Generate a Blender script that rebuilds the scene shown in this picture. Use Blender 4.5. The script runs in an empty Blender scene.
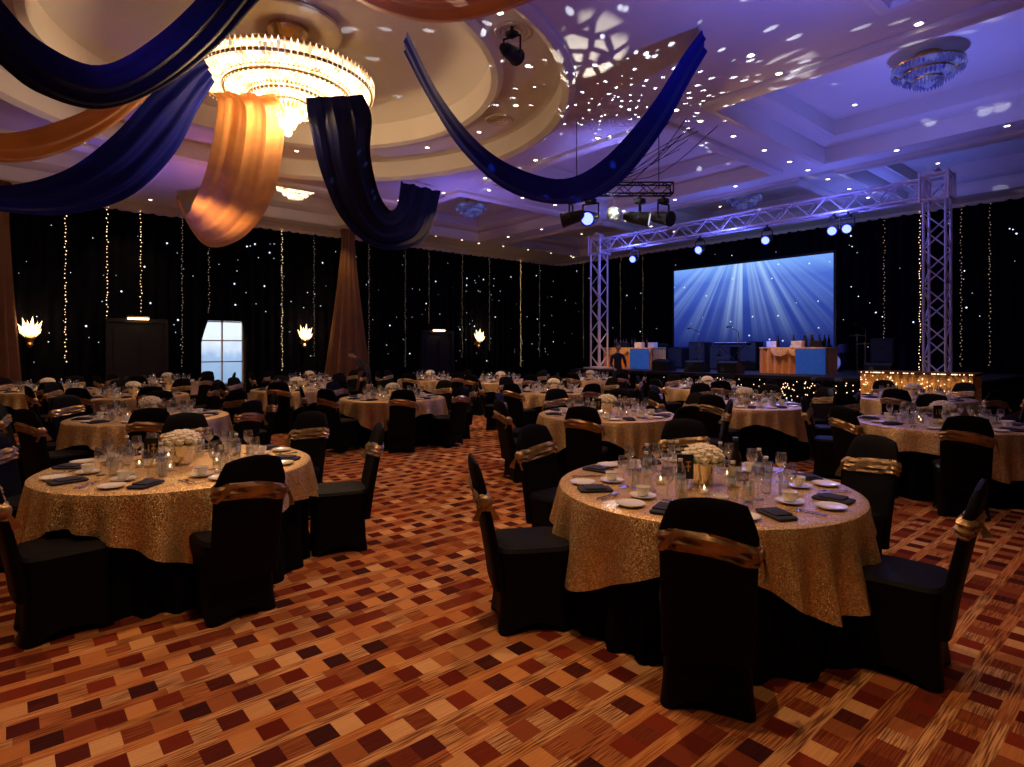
import bpy, math, random
from mathutils import Vector, Matrix
random.seed(7)
TH=math.radians(40.62); CA=math.cos(TH); SA=math.sin(TH)
def W(l,d,z=0.0): return Vector((l*CA+d*SA,-l*SA+d*CA,z))
HC=6.25
CAMH=1.62
pi=math.pi
sc=bpy.context.scene
sc.view_settings.view_transform='Standard'
sc.view_settings.look='None'
sc.view_settings.exposure=0.0

# ---------------- materials ----------------
def newmat(name):
    m=bpy.data.materials.new(name); m.use_nodes=True
    nt=m.node_tree; nt.nodes.clear()
    out=nt.nodes.new('ShaderNodeOutputMaterial')
    return m,nt,out
def N(nt,t,**k):
    n=nt.nodes.new(t)
    for a,b in k.items(): setattr(n,a,b)
    return n
def L(nt,a,b): nt.links.new(a,b)
def math_(nt,op,a,b=None,c=None):
    n=nt.nodes.new('ShaderNodeMath'); n.operation=op
    for i,x in enumerate((a,b,c)):
        if x is None: continue
        if isinstance(x,(int,float)): n.inputs[i].default_value=x
        else: nt.links.new(x,n.inputs[i])
    return n.outputs[0]
def mixc(nt,f,a,b,bt='MIX'):
    n=nt.nodes.new('ShaderNodeMix'); n.data_type='RGBA'; n.blend_type=bt
    for idx,x in ((0,f),(6,a),(7,b)):
        if isinstance(x,(int,float)): n.inputs[idx].default_value=x
        elif isinstance(x,tuple): n.inputs[idx].default_value=(*x,1)
        else: nt.links.new(x,n.inputs[idx])
    return n.outputs[2]
def ramp(nt,f,stops,interp='LINEAR'):
    n=nt.nodes.new('ShaderNodeValToRGB'); cr=n.color_ramp; cr.interpolation=interp
    while len(cr.elements)<len(stops): cr.elements.new(0.5)
    for e,(p,c) in zip(cr.elements,stops): e.position=p; e.color=(*c,1)
    nt.links.new(f,n.inputs[0]); return n.outputs[0]
def mat(name,col,rough=.5,metal=0.0,var=.15,scale=8,bump=0.0,sheen=0.0,emis=None,es=0,coat=0,spec=.5):
    m,nt,out=newmat(name)
    b=N(nt,'ShaderNodeBsdfPrincipled'); L(nt,b.outputs[0],out.inputs[0])
    tc=N(nt,'ShaderNodeTexCoord'); no=N(nt,'ShaderNodeTexNoise'); no.inputs['Scale'].default_value=scale
    L(nt,tc.outputs['Object'],no.inputs['Vector'])
    dark=tuple(c*(1-var) for c in col); lite=tuple(min(1,c*(1+var)) for c in col)
    c=ramp(nt,no.outputs[0],[(.3,dark),(.7,lite)])
    L(nt,c,b.inputs['Base Color'])
    b.inputs['Roughness'].default_value=rough; b.inputs['Metallic'].default_value=metal
    b.inputs['Sheen Weight'].default_value=sheen; b.inputs['Specular IOR Level'].default_value=spec
    b.inputs['Coat Weight'].default_value=coat
    if emis: b.inputs['Emission Color'].default_value=(*emis,1); b.inputs['Emission Strength'].default_value=es
    if bump:
        bp=N(nt,'ShaderNodeBump'); bp.inputs['Strength'].default_value=bump; bp.inputs['Distance'].default_value=.01
        L(nt,no.outputs[0],bp.inputs['Height']); L(nt,bp.outputs[0],b.inputs['Normal'])
    return m
def emat(name,col,s):
    m,nt,out=newmat(name); e=N(nt,'ShaderNodeEmission'); e.inputs[0].default_value=(*col,1); e.inputs[1].default_value=s
    L(nt,e.outputs[0],out.inputs[0]); return m

def m_carpet():
    m,nt,out=newmat('carpet_pattern')
    b=N(nt,'ShaderNodeBsdfPrincipled'); L(nt,b.outputs[0],out.inputs[0])
    b.inputs['Roughness'].default_value=1.0; b.inputs['Specular IOR Level'].default_value=.03
    tc=N(nt,'ShaderNodeTexCoord'); sx=N(nt,'ShaderNodeSeparateXYZ'); L(nt,tc.outputs['Object'],sx.inputs[0])
    X,Y=sx.outputs[0],sx.outputs[1]
    v=math_(nt,'DIVIDE',Y,.175); row=math_(nt,'FLOOR',v); fv=math_(nt,'FRACT',v)
    wn0=N(nt,'ShaderNodeTexWhiteNoise',noise_dimensions='1D'); L(nt,row,wn0.inputs['W'])
    sh=math_(nt,'MULTIPLY',math_(nt,'FLOOR',math_(nt,'MULTIPLY',wn0.outputs[0],6)),.3333)
    u=math_(nt,'ADD',math_(nt,'DIVIDE',X,.11),sh)
    ci=math_(nt,'FLOOR',u); fu=math_(nt,'FRACT',u)
    par=math_(nt,'FLOORED_MODULO',ci,2.0)
    cv=N(nt,'ShaderNodeCombineXYZ'); L(nt,ci,cv.inputs[0]); L(nt,row,cv.inputs[1])
    wn=N(nt,'ShaderNodeTexWhiteNoise',noise_dimensions='2D'); L(nt,cv.outputs[0],wn.inputs['Vector'])
    def streakn(a,b_,thr=2.0):
        sv=N(nt,'ShaderNodeCombineXYZ'); L(nt,math_(nt,'MULTIPLY',X,a),sv.inputs[0]); L(nt,math_(nt,'MULTIPLY',Y,b_),sv.inputs[1])
        st=N(nt,'ShaderNodeTexNoise'); st.inputs['Scale'].default_value=1.0; st.inputs['Detail'].default_value=1; L(nt,sv.outputs[0],st.inputs['Vector'])
        k=math_(nt,'MULTIPLY_ADD',st.outputs[0],5.0,-thr)
        return math_(nt,'MINIMUM',math_(nt,'MAXIMUM',k,0),1)
    streak=streakn(5,130); streak2=streakn(6,160,2.0)
    dark=ramp(nt,wn.outputs[0],[(0,(.13,.016,.010)),(.3,(.22,.032,.014)),(.5,(.04,.011,.012)),(.65,(.28,.07,.025)),(.8,(.08,.014,.014)),(.92,(.42,.14,.045))],'CONSTANT')
    lite=ramp(nt,wn.outputs[0],[(0,(.62,.26,.085)),(.2,(.72,.39,.17)),(.42,(.52,.19,.06)),(.6,(.34,.11,.038)),(.75,(.66,.33,.13)),(.9,(.20,.04,.02))],'CONSTANT')
    chk=mixc(nt,par,dark,lite)
    s3=N(nt,'ShaderNodeSeparateColor'); L(nt,wn.outputs['Color'],s3.inputs[0])
    isStr=math_(nt,'GREATER_THAN',s3.outputs[1],.5)
    chk=mixc(nt,math_(nt,'MULTIPLY',math_(nt,'MULTIPLY',streak2,isStr),.8),chk,(.12,.022,.012))
    chk=mixc(nt,math_(nt,'MULTIPLY',streak,.18),chk,(.16,.035,.014))
    seg=math_(nt,'FLOOR',math_(nt,'DIVIDE',math_(nt,'ADD',X,math_(nt,'MULTIPLY',row,.31)),.28))
    cv2=N(nt,'ShaderNodeCombineXYZ'); L(nt,seg,cv2.inputs[0]); L(nt,row,cv2.inputs[1])
    wn2=N(nt,'ShaderNodeTexWhiteNoise',noise_dimensions='2D'); L(nt,cv2.outputs[0],wn2.inputs['Vector'])
    strip=mixc(nt,math_(nt,'MULTIPLY',streak,.85),ramp(nt,wn2.outputs[0],[(0,(.70,.35,.14)),(.5,(.60,.25,.08)),(.8,(.45,.15,.05))],'CONSTANT'),ramp(nt,wn2.outputs[0],[(0,(.12,.025,.012)),(.4,(.34,.09,.03)),(.7,(.09,.02,.012))],'CONSTANT'))
    isS=math_(nt,'LESS_THAN',fv,.36)
    col=mixc(nt,isS,chk,strip)
    fz=N(nt,'ShaderNodeTexNoise'); fz.inputs['Scale'].default_value=300; L(nt,tc.outputs['Object'],fz.inputs['Vector'])
    col=mixc(nt,.5,col,ramp(nt,fz.outputs[0],[(.3,(.4,.4,.4)),(.7,(1,1,1))]),'MULTIPLY')
    L(nt,col,b.inputs['Base Color'])
    return m
def m_sequin(name,c1,c2,scale=110,metal=.75,pert=.75):
    m,nt,out=newmat(name)
    b=N(nt,'ShaderNodeBsdfPrincipled'); L(nt,b.outputs[0],out.inputs[0])
    tc=N(nt,'ShaderNodeTexCoord'); vo=N(nt,'ShaderNodeTexVoronoi'); vo.inputs['Scale'].default_value=scale
    L(nt,tc.outputs['Object'],vo.inputs['Vector'])
    s=N(nt,'ShaderNodeSeparateColor'); L(nt,vo.outputs['Color'],s.inputs[0])
    c=ramp(nt,s.outputs[0],[(0,c1),(.75,c2),(1,(1,.85,.55))]); L(nt,c,b.inputs['Base Color'])
    b.inputs['Metallic'].default_value=metal; b.inputs['Roughness'].default_value=.42
    geo=N(nt,'ShaderNodeNewGeometry')
    vs=N(nt,'ShaderNodeVectorMath',operation='SUBTRACT'); L(nt,vo.outputs['Color'],vs.inputs[0]); vs.inputs[1].default_value=(.5,.5,.5)
    vm=N(nt,'ShaderNodeVectorMath',operation='SCALE'); L(nt,vs.outputs[0],vm.inputs[0]); vm.inputs['Scale'].default_value=pert
    va=N(nt,'ShaderNodeVectorMath',operation='ADD'); L(nt,vm.outputs[0],va.inputs[0]); L(nt,geo.outputs['Normal'],va.inputs[1])
    vn=N(nt,'ShaderNodeVectorMath',operation='NORMALIZE'); L(nt,va.outputs[0],vn.inputs[0]); L(nt,vn.outputs[0],b.inputs['Normal'])
    return m
def m_cloth(name,col,trans=.3,rough=.5,sheen=.2,spec=.3):
    m,nt,out=newmat(name)
    b=N(nt,'ShaderNodeBsdfPrincipled'); b.inputs['Roughness'].default_value=rough
    b.inputs['Sheen Weight'].default_value=sheen; b.inputs['Specular IOR Level'].default_value=spec
    tc=N(nt,'ShaderNodeTexCoord'); no=N(nt,'ShaderNodeTexNoise'); no.inputs['Scale'].default_value=1.5; L(nt,tc.outputs['Object'],no.inputs['Vector'])
    c=ramp(nt,no.outputs[0],[(.3,tuple(x*.75 for x in col)),(.7,col)]); L(nt,c,b.inputs['Base Color'])
    t=N(nt,'ShaderNodeBsdfTranslucent'); L(nt,c,t.inputs[0])
    mx=N(nt,'ShaderNodeMixShader'); mx.inputs[0].default_value=trans
    L(nt,b.outputs[0],mx.inputs[1]); L(nt,t.outputs[0],mx.inputs[2]); L(nt,mx.outputs[0],out.inputs[0])
    return m
def m_glass(name,tint=(.95,.97,1),amt=.30):
    m,nt,out=newmat(name)
    g=N(nt,'ShaderNodeBsdfGlossy'); g.inputs['Roughness'].default_value=.06; g.inputs[0].default_value=(*tint,1)
    t=N(nt,'ShaderNodeBsdfTransparent'); t.inputs[0].default_value=(.93,.95,.97,1)
    lw=N(nt,'ShaderNodeLayerWeight'); lw.inputs[0].default_value=.35
    f=math_(nt,'MULTIPLY_ADD',lw.outputs['Facing'],.6,amt*.5)
    mx=N(nt,'ShaderNodeMixShader'); L(nt,f,mx.inputs[0]); L(nt,t.outputs[0],mx.inputs[1]); L(nt,g.outputs[0],mx.inputs[2]); L(nt,mx.outputs[0],out.inputs[0])
    return m
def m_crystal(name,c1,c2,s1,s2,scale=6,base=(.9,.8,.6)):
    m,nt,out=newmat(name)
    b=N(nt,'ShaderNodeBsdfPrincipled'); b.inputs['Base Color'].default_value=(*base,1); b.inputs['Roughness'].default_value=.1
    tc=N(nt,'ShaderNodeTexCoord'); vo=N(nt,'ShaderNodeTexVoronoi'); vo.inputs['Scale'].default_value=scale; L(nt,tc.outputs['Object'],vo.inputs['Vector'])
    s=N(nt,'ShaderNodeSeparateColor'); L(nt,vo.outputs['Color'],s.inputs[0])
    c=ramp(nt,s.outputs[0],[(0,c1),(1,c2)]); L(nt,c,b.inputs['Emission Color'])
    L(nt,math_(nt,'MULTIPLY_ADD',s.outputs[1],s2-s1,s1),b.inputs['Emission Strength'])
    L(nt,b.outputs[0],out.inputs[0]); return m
def m_screen():
    m,nt,out=newmat('screen_projection')
    tc=N(nt,'ShaderNodeTexCoord'); sx=N(nt,'ShaderNodeSeparateXYZ'); L(nt,tc.outputs['Object'],sx.inputs[0])
    Y,Z=sx.outputs[1],sx.outputs[2]
    dy=math_(nt,'SUBTRACT',Y,.1); dz=math_(nt,'SUBTRACT',3.0,Z)
    ang=math_(nt,'ARCTAN2',dy,dz)
    no=N(nt,'ShaderNodeTexNoise',noise_dimensions='1D'); no.inputs['Scale'].default_value=9; no.inputs['Detail'].default_value=2; L(nt,ang,no.inputs['W'])
    ray=math_(nt,'MAXIMUM',math_(nt,'MULTIPLY_ADD',no.outputs[0],4.5,-1.9),0)
    t=math_(nt,'MULTIPLY_ADD',Z,.33,.5)
    t=math_(nt,'MINIMUM',math_(nt,'MAXIMUM',t,0),1)
    base=ramp(nt,t,[(0,(.008,.014,.11)),(.45,(.022,.045,.28)),(.8,(.06,.13,.55)),(1,(.16,.34,.85))])
    rs=math_(nt,'MULTIPLY',math_(nt,'MULTIPLY',ray,math_(nt,'POWER',t,1.3)),math_(nt,'MAXIMUM',math_(nt,'SUBTRACT',1.0,math_(nt,'MULTIPLY',math_(nt,'ABSOLUTE',ang),.9)),0))
    col=mixc(nt,math_(nt,'MINIMUM',math_(nt,'MULTIPLY',rs,.85),1),base,(.5,.72,1.0))
    vo=N(nt,'ShaderNodeTexVoronoi'); vo.inputs['Scale'].default_value=2.6; L(nt,tc.outputs['Object'],vo.inputs['Vector'])
    dot=math_(nt,'LESS_THAN',vo.outputs['Distance'],.08)
    col=mixc(nt,math_(nt,'MULTIPLY',dot,.7),col,(.75,.9,1))
    e=N(nt,'ShaderNodeEmission'); L(nt,col,e.inputs[0]); e.inputs[1].default_value=1.2; L(nt,e.outputs[0],out.inputs[0]); return m
def m_window():
    m,nt,out=newmat('daylight_glass')
    tc=N(nt,'ShaderNodeTexCoord'); sx=N(nt,'ShaderNodeSeparateXYZ'); L(nt,tc.outputs['Object'],sx.inputs[0])
    no=N(nt,'ShaderNodeTexNoise'); no.inputs['Scale'].default_value=3; L(nt,tc.outputs['Object'],no.inputs['Vector'])
    t=math_(nt,'ADD',math_(nt,'DIVIDE',sx.outputs[2],2.6),math_(nt,'MULTIPLY_ADD',no.outputs[0],.3,-.15))
    c=ramp(nt,t,[(.2,(.25,.40,.6)),(.5,(.35,.5,.75)),(.62,(.6,.72,.9)),(.8,(.8,.9,1))])
    e=N(nt,'ShaderNodeEmission'); L(nt,c,e.inputs[0]); e.inputs[1].default_value=1.1; L(nt,e.outputs[0],out.inputs[0]); return m

M={}
M['carpet']=m_carpet()
M['ceil']=mat('ceiling_paint',(.72,.67,.60),.7,var=.03,scale=1)
M['trim']=mat('cornice_paint',(.62,.52,.40),.6,var=.05)
M['wall']=mat('wall_paint',(.10,.07,.05),.8)
M['curt']=mat('black_velvet',(.004,.004,.007),1.0,var=.4,scale=3,spec=.05)
M['spandex']=mat('black_spandex',(.004,.0036,.0055),.6,var=.2,scale=20,spec=.10)
M['under']=mat('black_tablecloth',(.0035,.0035,.006),.85,var=.2,scale=10,spec=.08)
M['sash']=mat('gold_satin_sash',(.40,.27,.14),.34,metal=.6,var=.35,scale=14,bump=.5)
M['sequin']=m_sequin('gold_sequin_cloth',(.40,.22,.07),(.84,.56,.24),210,.65,.6)
M['goldsk']=m_sequin('gold_glitter_skirt',(.6,.30,.07),(1,.62,.2),60,.4,.5)
M['goldc']=m_cloth('orange_gold_satin',(.80,.36,.10),.35)
M['goldt']=m_cloth('gold_table_skirt',(.78,.32,.06),.0)
M['bluec']=m_cloth('royal_blue_satin',(.008,.014,.26),.3,.6,0,.12)
M['navy']=m_cloth('navy_satin',(.004,.005,.035),.15,.6,0,.15)
M['brown']=m_cloth('bronze_drape',(.20,.085,.03),.1,.6,.1)
M['alu']=mat('aluminium',(.72,.68,.78),.35,metal=.3,var=.08)
M['brass']=mat('brass',(.75,.5,.2),.28,metal=.9)
M['black']=mat('black_plastic',(.010,.010,.012),.45,spec=.3)
M['grille']=mat('speaker_grille',(.02,.02,.022),.7,bump=.5,scale=200)
M['white']=mat('white_china',(.85,.83,.78),.2,var=.03,coat=.5)
M['petal']=mat('white_petals',(.85,.78,.62),.7,var=.15,scale=60,bump=.6)
M['leaf']=mat('green_leaves',(.06,.12,.03),.6)
M['navyn']=mat('navy_napkin',(.018,.019,.055),.8)
M['glass']=m_glass('clear_glass')
M['steel']=mat('cutlery_steel',(.75,.73,.7),.2,metal=1)
M['flame']=emat('tealight_flame',(1,.62,.25),9)
M['label']=mat('bottle_label',(.45,.55,.75),.5)
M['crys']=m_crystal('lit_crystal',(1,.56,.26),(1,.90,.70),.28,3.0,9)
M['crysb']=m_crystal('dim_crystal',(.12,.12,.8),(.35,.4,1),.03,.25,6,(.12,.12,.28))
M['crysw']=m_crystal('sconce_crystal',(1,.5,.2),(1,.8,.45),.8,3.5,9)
M['fairy']=emat('fairy_bulb_warm',(1,.62,.33),2.8)
M['fairyd']=emat('fairy_bulb_dim',(.85,.6,.45),.4)
M['star']=emat('star_led_cool',(.65,.78,1),1.8)
M['down']=emat('downlight_lens',(1,.8,.55),9)
M['blueled']=emat('blue_led_lens',(.07,.09,1),9)
M['whiteled']=emat('white_led_lens',(.75,.8,1),.9)
M['screen']=m_screen()
M['window']=m_window()
M['wood']=mat('dark_wood',(.05,.022,.01),.4)
M['stage']=mat('stage_deck',(.02,.018,.02),.6)
M['bannerb']=mat('blue_banner',(.01,.07,.45),.6,emis=(.02,.12,.5),es=.25)  # faint emission brightens the cloth, though a banner is no lamp
M['skin']=mat('skin',(.45,.26,.17),.55,var=.06)
M['hair']=mat('hair',(.012,.009,.008),.6)
M['shirt']=mat('black_shirt',(.02,.02,.024),.8)
M['mirror']=m_sequin('mirror_tiles',(.5,.5,.55),(.95,.95,1),40,1.0)
M['paper']=mat('white_paper',(.8,.78,.72),.7)
M['wine']=mat('dark_bottle',(.02,.012,.008),.1,coat=1)

# ---------------- mesh builder ----------------
class MB:
    def __init__(s): s.v=[];s.f=[];s.m=[];s.mats=[]
    def mi(s,k):
        if k not in s.mats: s.mats.append(k)
        return s.mats.index(k)
    def add(s,vs,fs,k):
        o=len(s.v); i=s.mi(k)
        s.v+= [tuple(x) for x in vs]
        for f in fs: s.f.append(tuple(o+j for j in f)); s.m.append(i)
    def box(s,c,sz,k,rz=0.0,bev=0.0):
        x,y,z=sz[0]/2,sz[1]/2,sz[2]/2
        if bev>0:
            def rr(hx,hy,zz):
                r=min(bev,hx,hy); pts=[]
                for cx,cy,a0 in ((hx-r,hy-r,0),(-hx+r,hy-r,90),(-hx+r,-hy+r,180),(hx-r,-hy+r,270)):
                    for a in (0,45,90):
                        t=math.radians(a0+a); pts.append((cx+r*math.cos(t),cy+r*math.sin(t),zz))
                return pts
            rings=[rr(x-bev,y-bev,-z),rr(x,y,-z+bev),rr(x,y,z-bev),rr(x-bev,y-bev,z)]
            ca,sa=math.cos(rz),math.sin(rz)
            rings=[[(c[0]+p[0]*ca-p[1]*sa,c[1]+p[0]*sa+p[1]*ca,c[2]+p[2]) for p in r] for r in rings]
            s.loft(rings,k,cap0=True,cap1=True); return
        ca,sa=math.cos(rz),math.sin(rz); vs=[]
        for dz in(-z,z):
            for dx,dy in((-x,-y),(x,-y),(x,y),(-x,y)):
                vs.append((c[0]+dx*ca-dy*sa,c[1]+dx*sa+dy*ca,c[2]+dz))
        s.add(vs,[(3,2,1,0),(4,5,6,7),(0,1,5,4),(1,2,6,5),(2,3,7,6),(3,0,4,7)],k)
    def loft(s,rings,k,closed=True,cap0=False,cap1=False):
        n=len(rings[0]); vs=[p for r in rings for p in r]; fs=[]
        for a in range(len(rings)-1):
            for b in range(n if closed else n-1):
                c=(b+1)%n
                fs.append((a*n+b,a*n+c,(a+1)*n+c,(a+1)*n+b))
        if cap0: fs.append(tuple(range(n-1,-1,-1)))
        if cap1: fs.append(tuple((len(rings)-1)*n+i for i in range(n)))
        s.add(vs,fs,k)
    def tube(s,p,q,r,k,n=8,r2=None):
        p=Vector(p);q=Vector(q); d=q-p
        if d.length<1e-6: return
        d.normalize(); a=d.orthogonal().normalized(); b=d.cross(a); r2=r if r2 is None else r2
        s.loft([[p+(a*math.cos(2*pi*i/n)+b*math.sin(2*pi*i/n))*r for i in range(n)],
                [q+(a*math.cos(2*pi*i/n)+b*math.sin(2*pi*i/n))*r2 for i in range(n)]],k,cap0=True,cap1=True)
    def lathe(s,prof,c,k,n=20,cap0=True,cap1=True):
        s.loft([[(c[0]+r*math.cos(2*pi*i/n),c[1]+r*math.sin(2*pi*i/n),c[2]+z) for i in range(n)] for r,z in prof],k,cap0=cap0,cap1=cap1)
    def sphere(s,c,r,k,n=12,m=8):
        if isinstance(r,(int,float)): r=(r,r,r)
        rings=[]
        for j in range(m+1):
            t=-pi/2+pi*j/m; cr=max(math.cos(t),.02)
            rings.append([(c[0]+r[0]*cr*math.cos(2*pi*i/n),c[1]+r[1]*cr*math.sin(2*pi*i/n),c[2]+r[2]*math.sin(t)) for i in range(n)])
        s.loft(rings,k,cap0=True,cap1=True)
    def octa(s,c,r,k,rz=None):
        rz=r if rz is None else rz
        x,y,z=c
        s.add([(x+r,y,z),(x,y+r,z),(x-r,y,z),(x,y-r,z),(x,y,z+rz),(x,y,z-rz)],[(0,1,4),(1,2,4),(2,3,4),(3,0,4),(1,0,5),(2,1,5),(3,2,5),(0,3,5)],k)
    def mesh(s,name,smooth=True):
        me=bpy.data.meshes.new(name); me.from_pydata(s.v,[],s.f)
        for k in s.mats: me.materials.append(M[k])
        me.polygons.foreach_set('material_index',s.m)
        me.update()
        if smooth:
            me.polygons.foreach_set('use_smooth',[True]*len(s.f))
            me.set_sharp_from_angle(angle=math.radians(38))
        return me
    def obj(s,name,loc=(0,0,0),rz=0,smooth=True):
        o=bpy.data.objects.new(name,s.mesh(name,smooth)); o.location=loc; o.rotation_euler[2]=rz
        sc.collection.objects.link(o); return o
def inst(me,name,loc,rz=0,parent=None):
    o=bpy.data.objects.new(name,me); o.location=loc; o.rotation_euler[2]=rz
    sc.collection.objects.link(o)
    if parent: o.parent=parent
    return o

# ---------------- camera ----------------
cam=bpy.data.cameras.new('camera'); co=bpy.data.objects.new('camera',cam); sc.collection.objects.link(co)
co.location=(0,0,CAMH); co.rotation_euler=(pi/2,0,-TH); cam.sensor_width=36; cam.lens=590/1024*36; cam.shift_y=-35/1024
cam.clip_end=200; sc.camera=co

# ---------------- room shell ----------------
X0,X1,Y0,Y1=-8.0,22.8,-8.0,22.6
b=MB(); b.box(((X0+X1)/2,(Y0+Y1)/2,-.1),(X1-X0+.4,Y1-Y0+.4,.2),'carpet'); b.obj('floor')
for nm,c,sz in (('wall_left',(X0-.1,(Y0+Y1)/2,3.6),(.2,Y1-Y0+.4,7.2)),('wall_right',(X1+.1,(Y0+Y1)/2,3.6),(.2,Y1-Y0+.4,7.2)),
                ('wall_front',((X0+X1)/2,Y0-.1,3.6),(X1-X0+.4,.2,7.2))):
    b=MB(); b.box(c,sz,'wall'); b.obj(nm)
WX0,WX1,WZ0,WZ1=5.11,6.55,.35,2.6
b=MB()
b.box(((X0+WX0)/2,Y1+.1,3.6),(WX0-X0,.2,7.2),'wall'); b.box(((X1+WX1)/2,Y1+.1,3.6),(X1-WX1,.2,7.2),'wall')
b.box(((WX0+WX1)/2,Y1+.1,(WZ1+7.2)/2),(WX1-WX0,.2,7.2-WZ1),'wall'); b.box(((WX0+WX1)/2,Y1+.1,WZ0/2),(WX1-WX0,.2,WZ0),'wall')
b.obj('wall_back')
b=MB(); b.box(((WX0+WX1)/2,Y1+.12,(WZ0+WZ1)/2),(WX1-WX0,.02,WZ1-WZ0),'window')
for x in (WX0+.03,(WX0+WX1)/2,WX1-.03): b.box((x,Y1+.05,(WZ0+WZ1)/2),(.05,.08,WZ1-WZ0),'white')
for z in (WZ0+.03,1.15,1.9,WZ1-.03): b.box(((WX0+WX1)/2,Y1+.05,z),(WX1-WX0,.07,.04),'white')
b.obj('window_1')

# ceiling with openings
CX,CY,CR=3.92,10.87,5.0
coffers=[]
for yc in (-3.7,3.2,10.0,17.0):
    for xc in (12.65,18.9): coffers.append((xc-2.4,xc+2.4,yc-2.7,yc+2.7))
coffers+=[(-1.8,2.8,16.7,20.6),(4.7,9.2,16.7,20.6),(-6.8,-2.2,16.7,20.6),(-6.8,-2.2,9.0,14.6),(3.6,8.8,-3.2,2.6),(-4,1.6,-3.2,2.6)]
cu=bpy.data.curves.new('c','CURVE'); cu.dimensions='2D'; cu.fill_mode='BOTH'
def poly(pts):
    sp=cu.splines.new('POLY'); sp.points.add(len(pts)-1)
    for p,q in zip(sp.points,pts): p.co=(q[0],q[1],0,1)
    sp.use_cyclic_u=True
poly([(X0,Y0),(X1,Y0),(X1,Y1),(X0,Y1)])
poly([(CX+CR*math.cos(2*pi*i/96),CY+CR*math.sin(2*pi*i/96)) for i in range(96)])
for a,b_,c,d in coffers: poly([(a,c),(b_,c),(b_,d),(a,d)])
cobj=bpy.data.objects.new('tmp',cu); sc.collection.objects.link(cobj)
dg=bpy.context.evaluated_depsgraph_get(); dg.update()
me=bpy.data.meshes.new_from_object(cobj.evaluated_get(dg)); bpy.data.objects.remove(cobj)
me.materials.clear(); me.materials.append(M['ceil'])
ceil=bpy.data.objects.new('ceiling',me); ceil.location=(0,0,HC); sc.collection.objects.link(ceil)
def cpar(o): o.parent=ceil; o.location=(0,0,-HC)
b=MB()
prof=[(-.26,HC),(-.26,HC-.08),(-.17,HC-.14),(-.07,HC-.14),(0,HC-.05),(0,HC+.22),(.12,HC+.24),(.26,HC+.36),(.32,HC+.36),(.32,HC+.70)]
for a,b_,c,d in coffers:
    rings=[[(a+o,c+o,z),(b_-o,c+o,z),(b_-o,d-o,z),(a+o,d-o,z)] for o,z in prof]
    b.loft(rings,'ceil',cap1=True)
cpar(b.obj('ceiling_coffers'))
b=MB()
prof=[(5.24,HC),(5.24,HC-.07),(5.12,HC-.13),(5.0,HC-.05),(5.0,HC+.35),(4.9,HC+.38),(4.82,HC+.36),(3.95,HC+.42),(3.85,HC+.32),(3.72,HC+.36),(3.7,HC+.85),(3.5,HC+.95),(2.8,HC+1.15),(1.5,HC+1.28),(.3,HC+1.32)]
b.lathe([(r,z) for r,z in prof],(CX,CY,0),'ceil',n=96,cap0=False,cap1=True)
cpar(b.obj('dome_recess'))
b=MB()
b.lathe([(.95,HC+1.16),(.95,HC+1.1),(.7,HC+1.06),(.4,HC+1.14),(.15,HC+1.1)],(CX,CY,.09),'trim',n=40)
cpar(b.obj('ceiling_rose'))
b=MB(); b.box(((X0+X1)/2,(Y0+Y1)/2,7.85),(X1-X0+.4,Y1-Y0+.4,.1),'wall'); cpar(b.obj('roof_slab'))
b=MB()
cp=[(0,HC-.26),(.32,HC-.24),(.36,HC-.14),(.50,HC-.08),(.62,HC-.02),(.62,HC)]
rings=[[(X0+o,Y0+o,z),(X1-o,Y0+o,z),(X1-o,Y1-o,z),(X0+o,Y1-o,z)] for o,z in cp]
b.loft(rings,'trim'); b.obj('trim_1')
CT=HC-.22

# downlights
b=MB(); pts=[]
for yc in (-.25,6.6,13.5,20.4):
    for x in (10.7,12,13.4,14.7,17,18.5,20,21.4): pts.append((x,yc,HC))
for x in (9.85,15.75,21.75):
    for y in range(-6,22,2): pts.append((x,y+.6,HC))
for y in (4.6,):
    for x in (0,3,6.2,8.9): pts.append((x,y,HC))
for x in range(-5,10,2): pts.append((x+.4,21.2,HC)); pts.append((x+.3,16.25,HC))
for i in range(16):
    a=2*pi*i/16; pts.append((CX+4.4*math.cos(a),CY+4.4*math.sin(a),HC+.40))
def inrec(x,y,z):
    if z>HC: return True
    if math.hypot(x-CX,y-CY)<CR+.3: return False
    return not any(a-.3<x<b_+.3 and c-.3<y<d+.3 for a,b_,c,d in coffers)
for x,y,z in pts:
    if not inrec(x,y,z): continue
    b.lathe([(.085,0),(.085,-.015),(.06,-.02),(.055,-.005)],(x,y,z),'white',n=14)
    b.lathe([(.045,-.02),(.03,-.024)],(x,y,z),'down',n=12)
for a,b_,c,d in coffers:
    for x in (a+1.0,b_-1.0):
        for y in (c+1.0,d-1.0):
            b.lathe([(.085,0),(.085,-.015),(.06,-.02)],(x,y,HC+.70),'white',n=14); b.lathe([(.045,-.02),(.03,-.024)],(x,y,HC+.70),'down',n=12)
cpar(b.obj('recessed_downlight'))
b=MB()
for an in (-.2,-1.05):
    x,y=CX+4.38*math.cos(an),CY+4.38*math.sin(an)
    b.lathe([(.32,0),(.32,-.03),(.28,-.04),(.28,-.01)],(x,y,HC+.40),'trim',n=28)
    for r in (.24,.17,.10): b.lathe([(r,-.01),(r+.03,-.035),(r,-.03),(r-.02,-.01)],(x,y,HC+.40),'trim',n=24,cap0=False,cap1=False)
cpar(b.obj('air_vent'))

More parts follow.
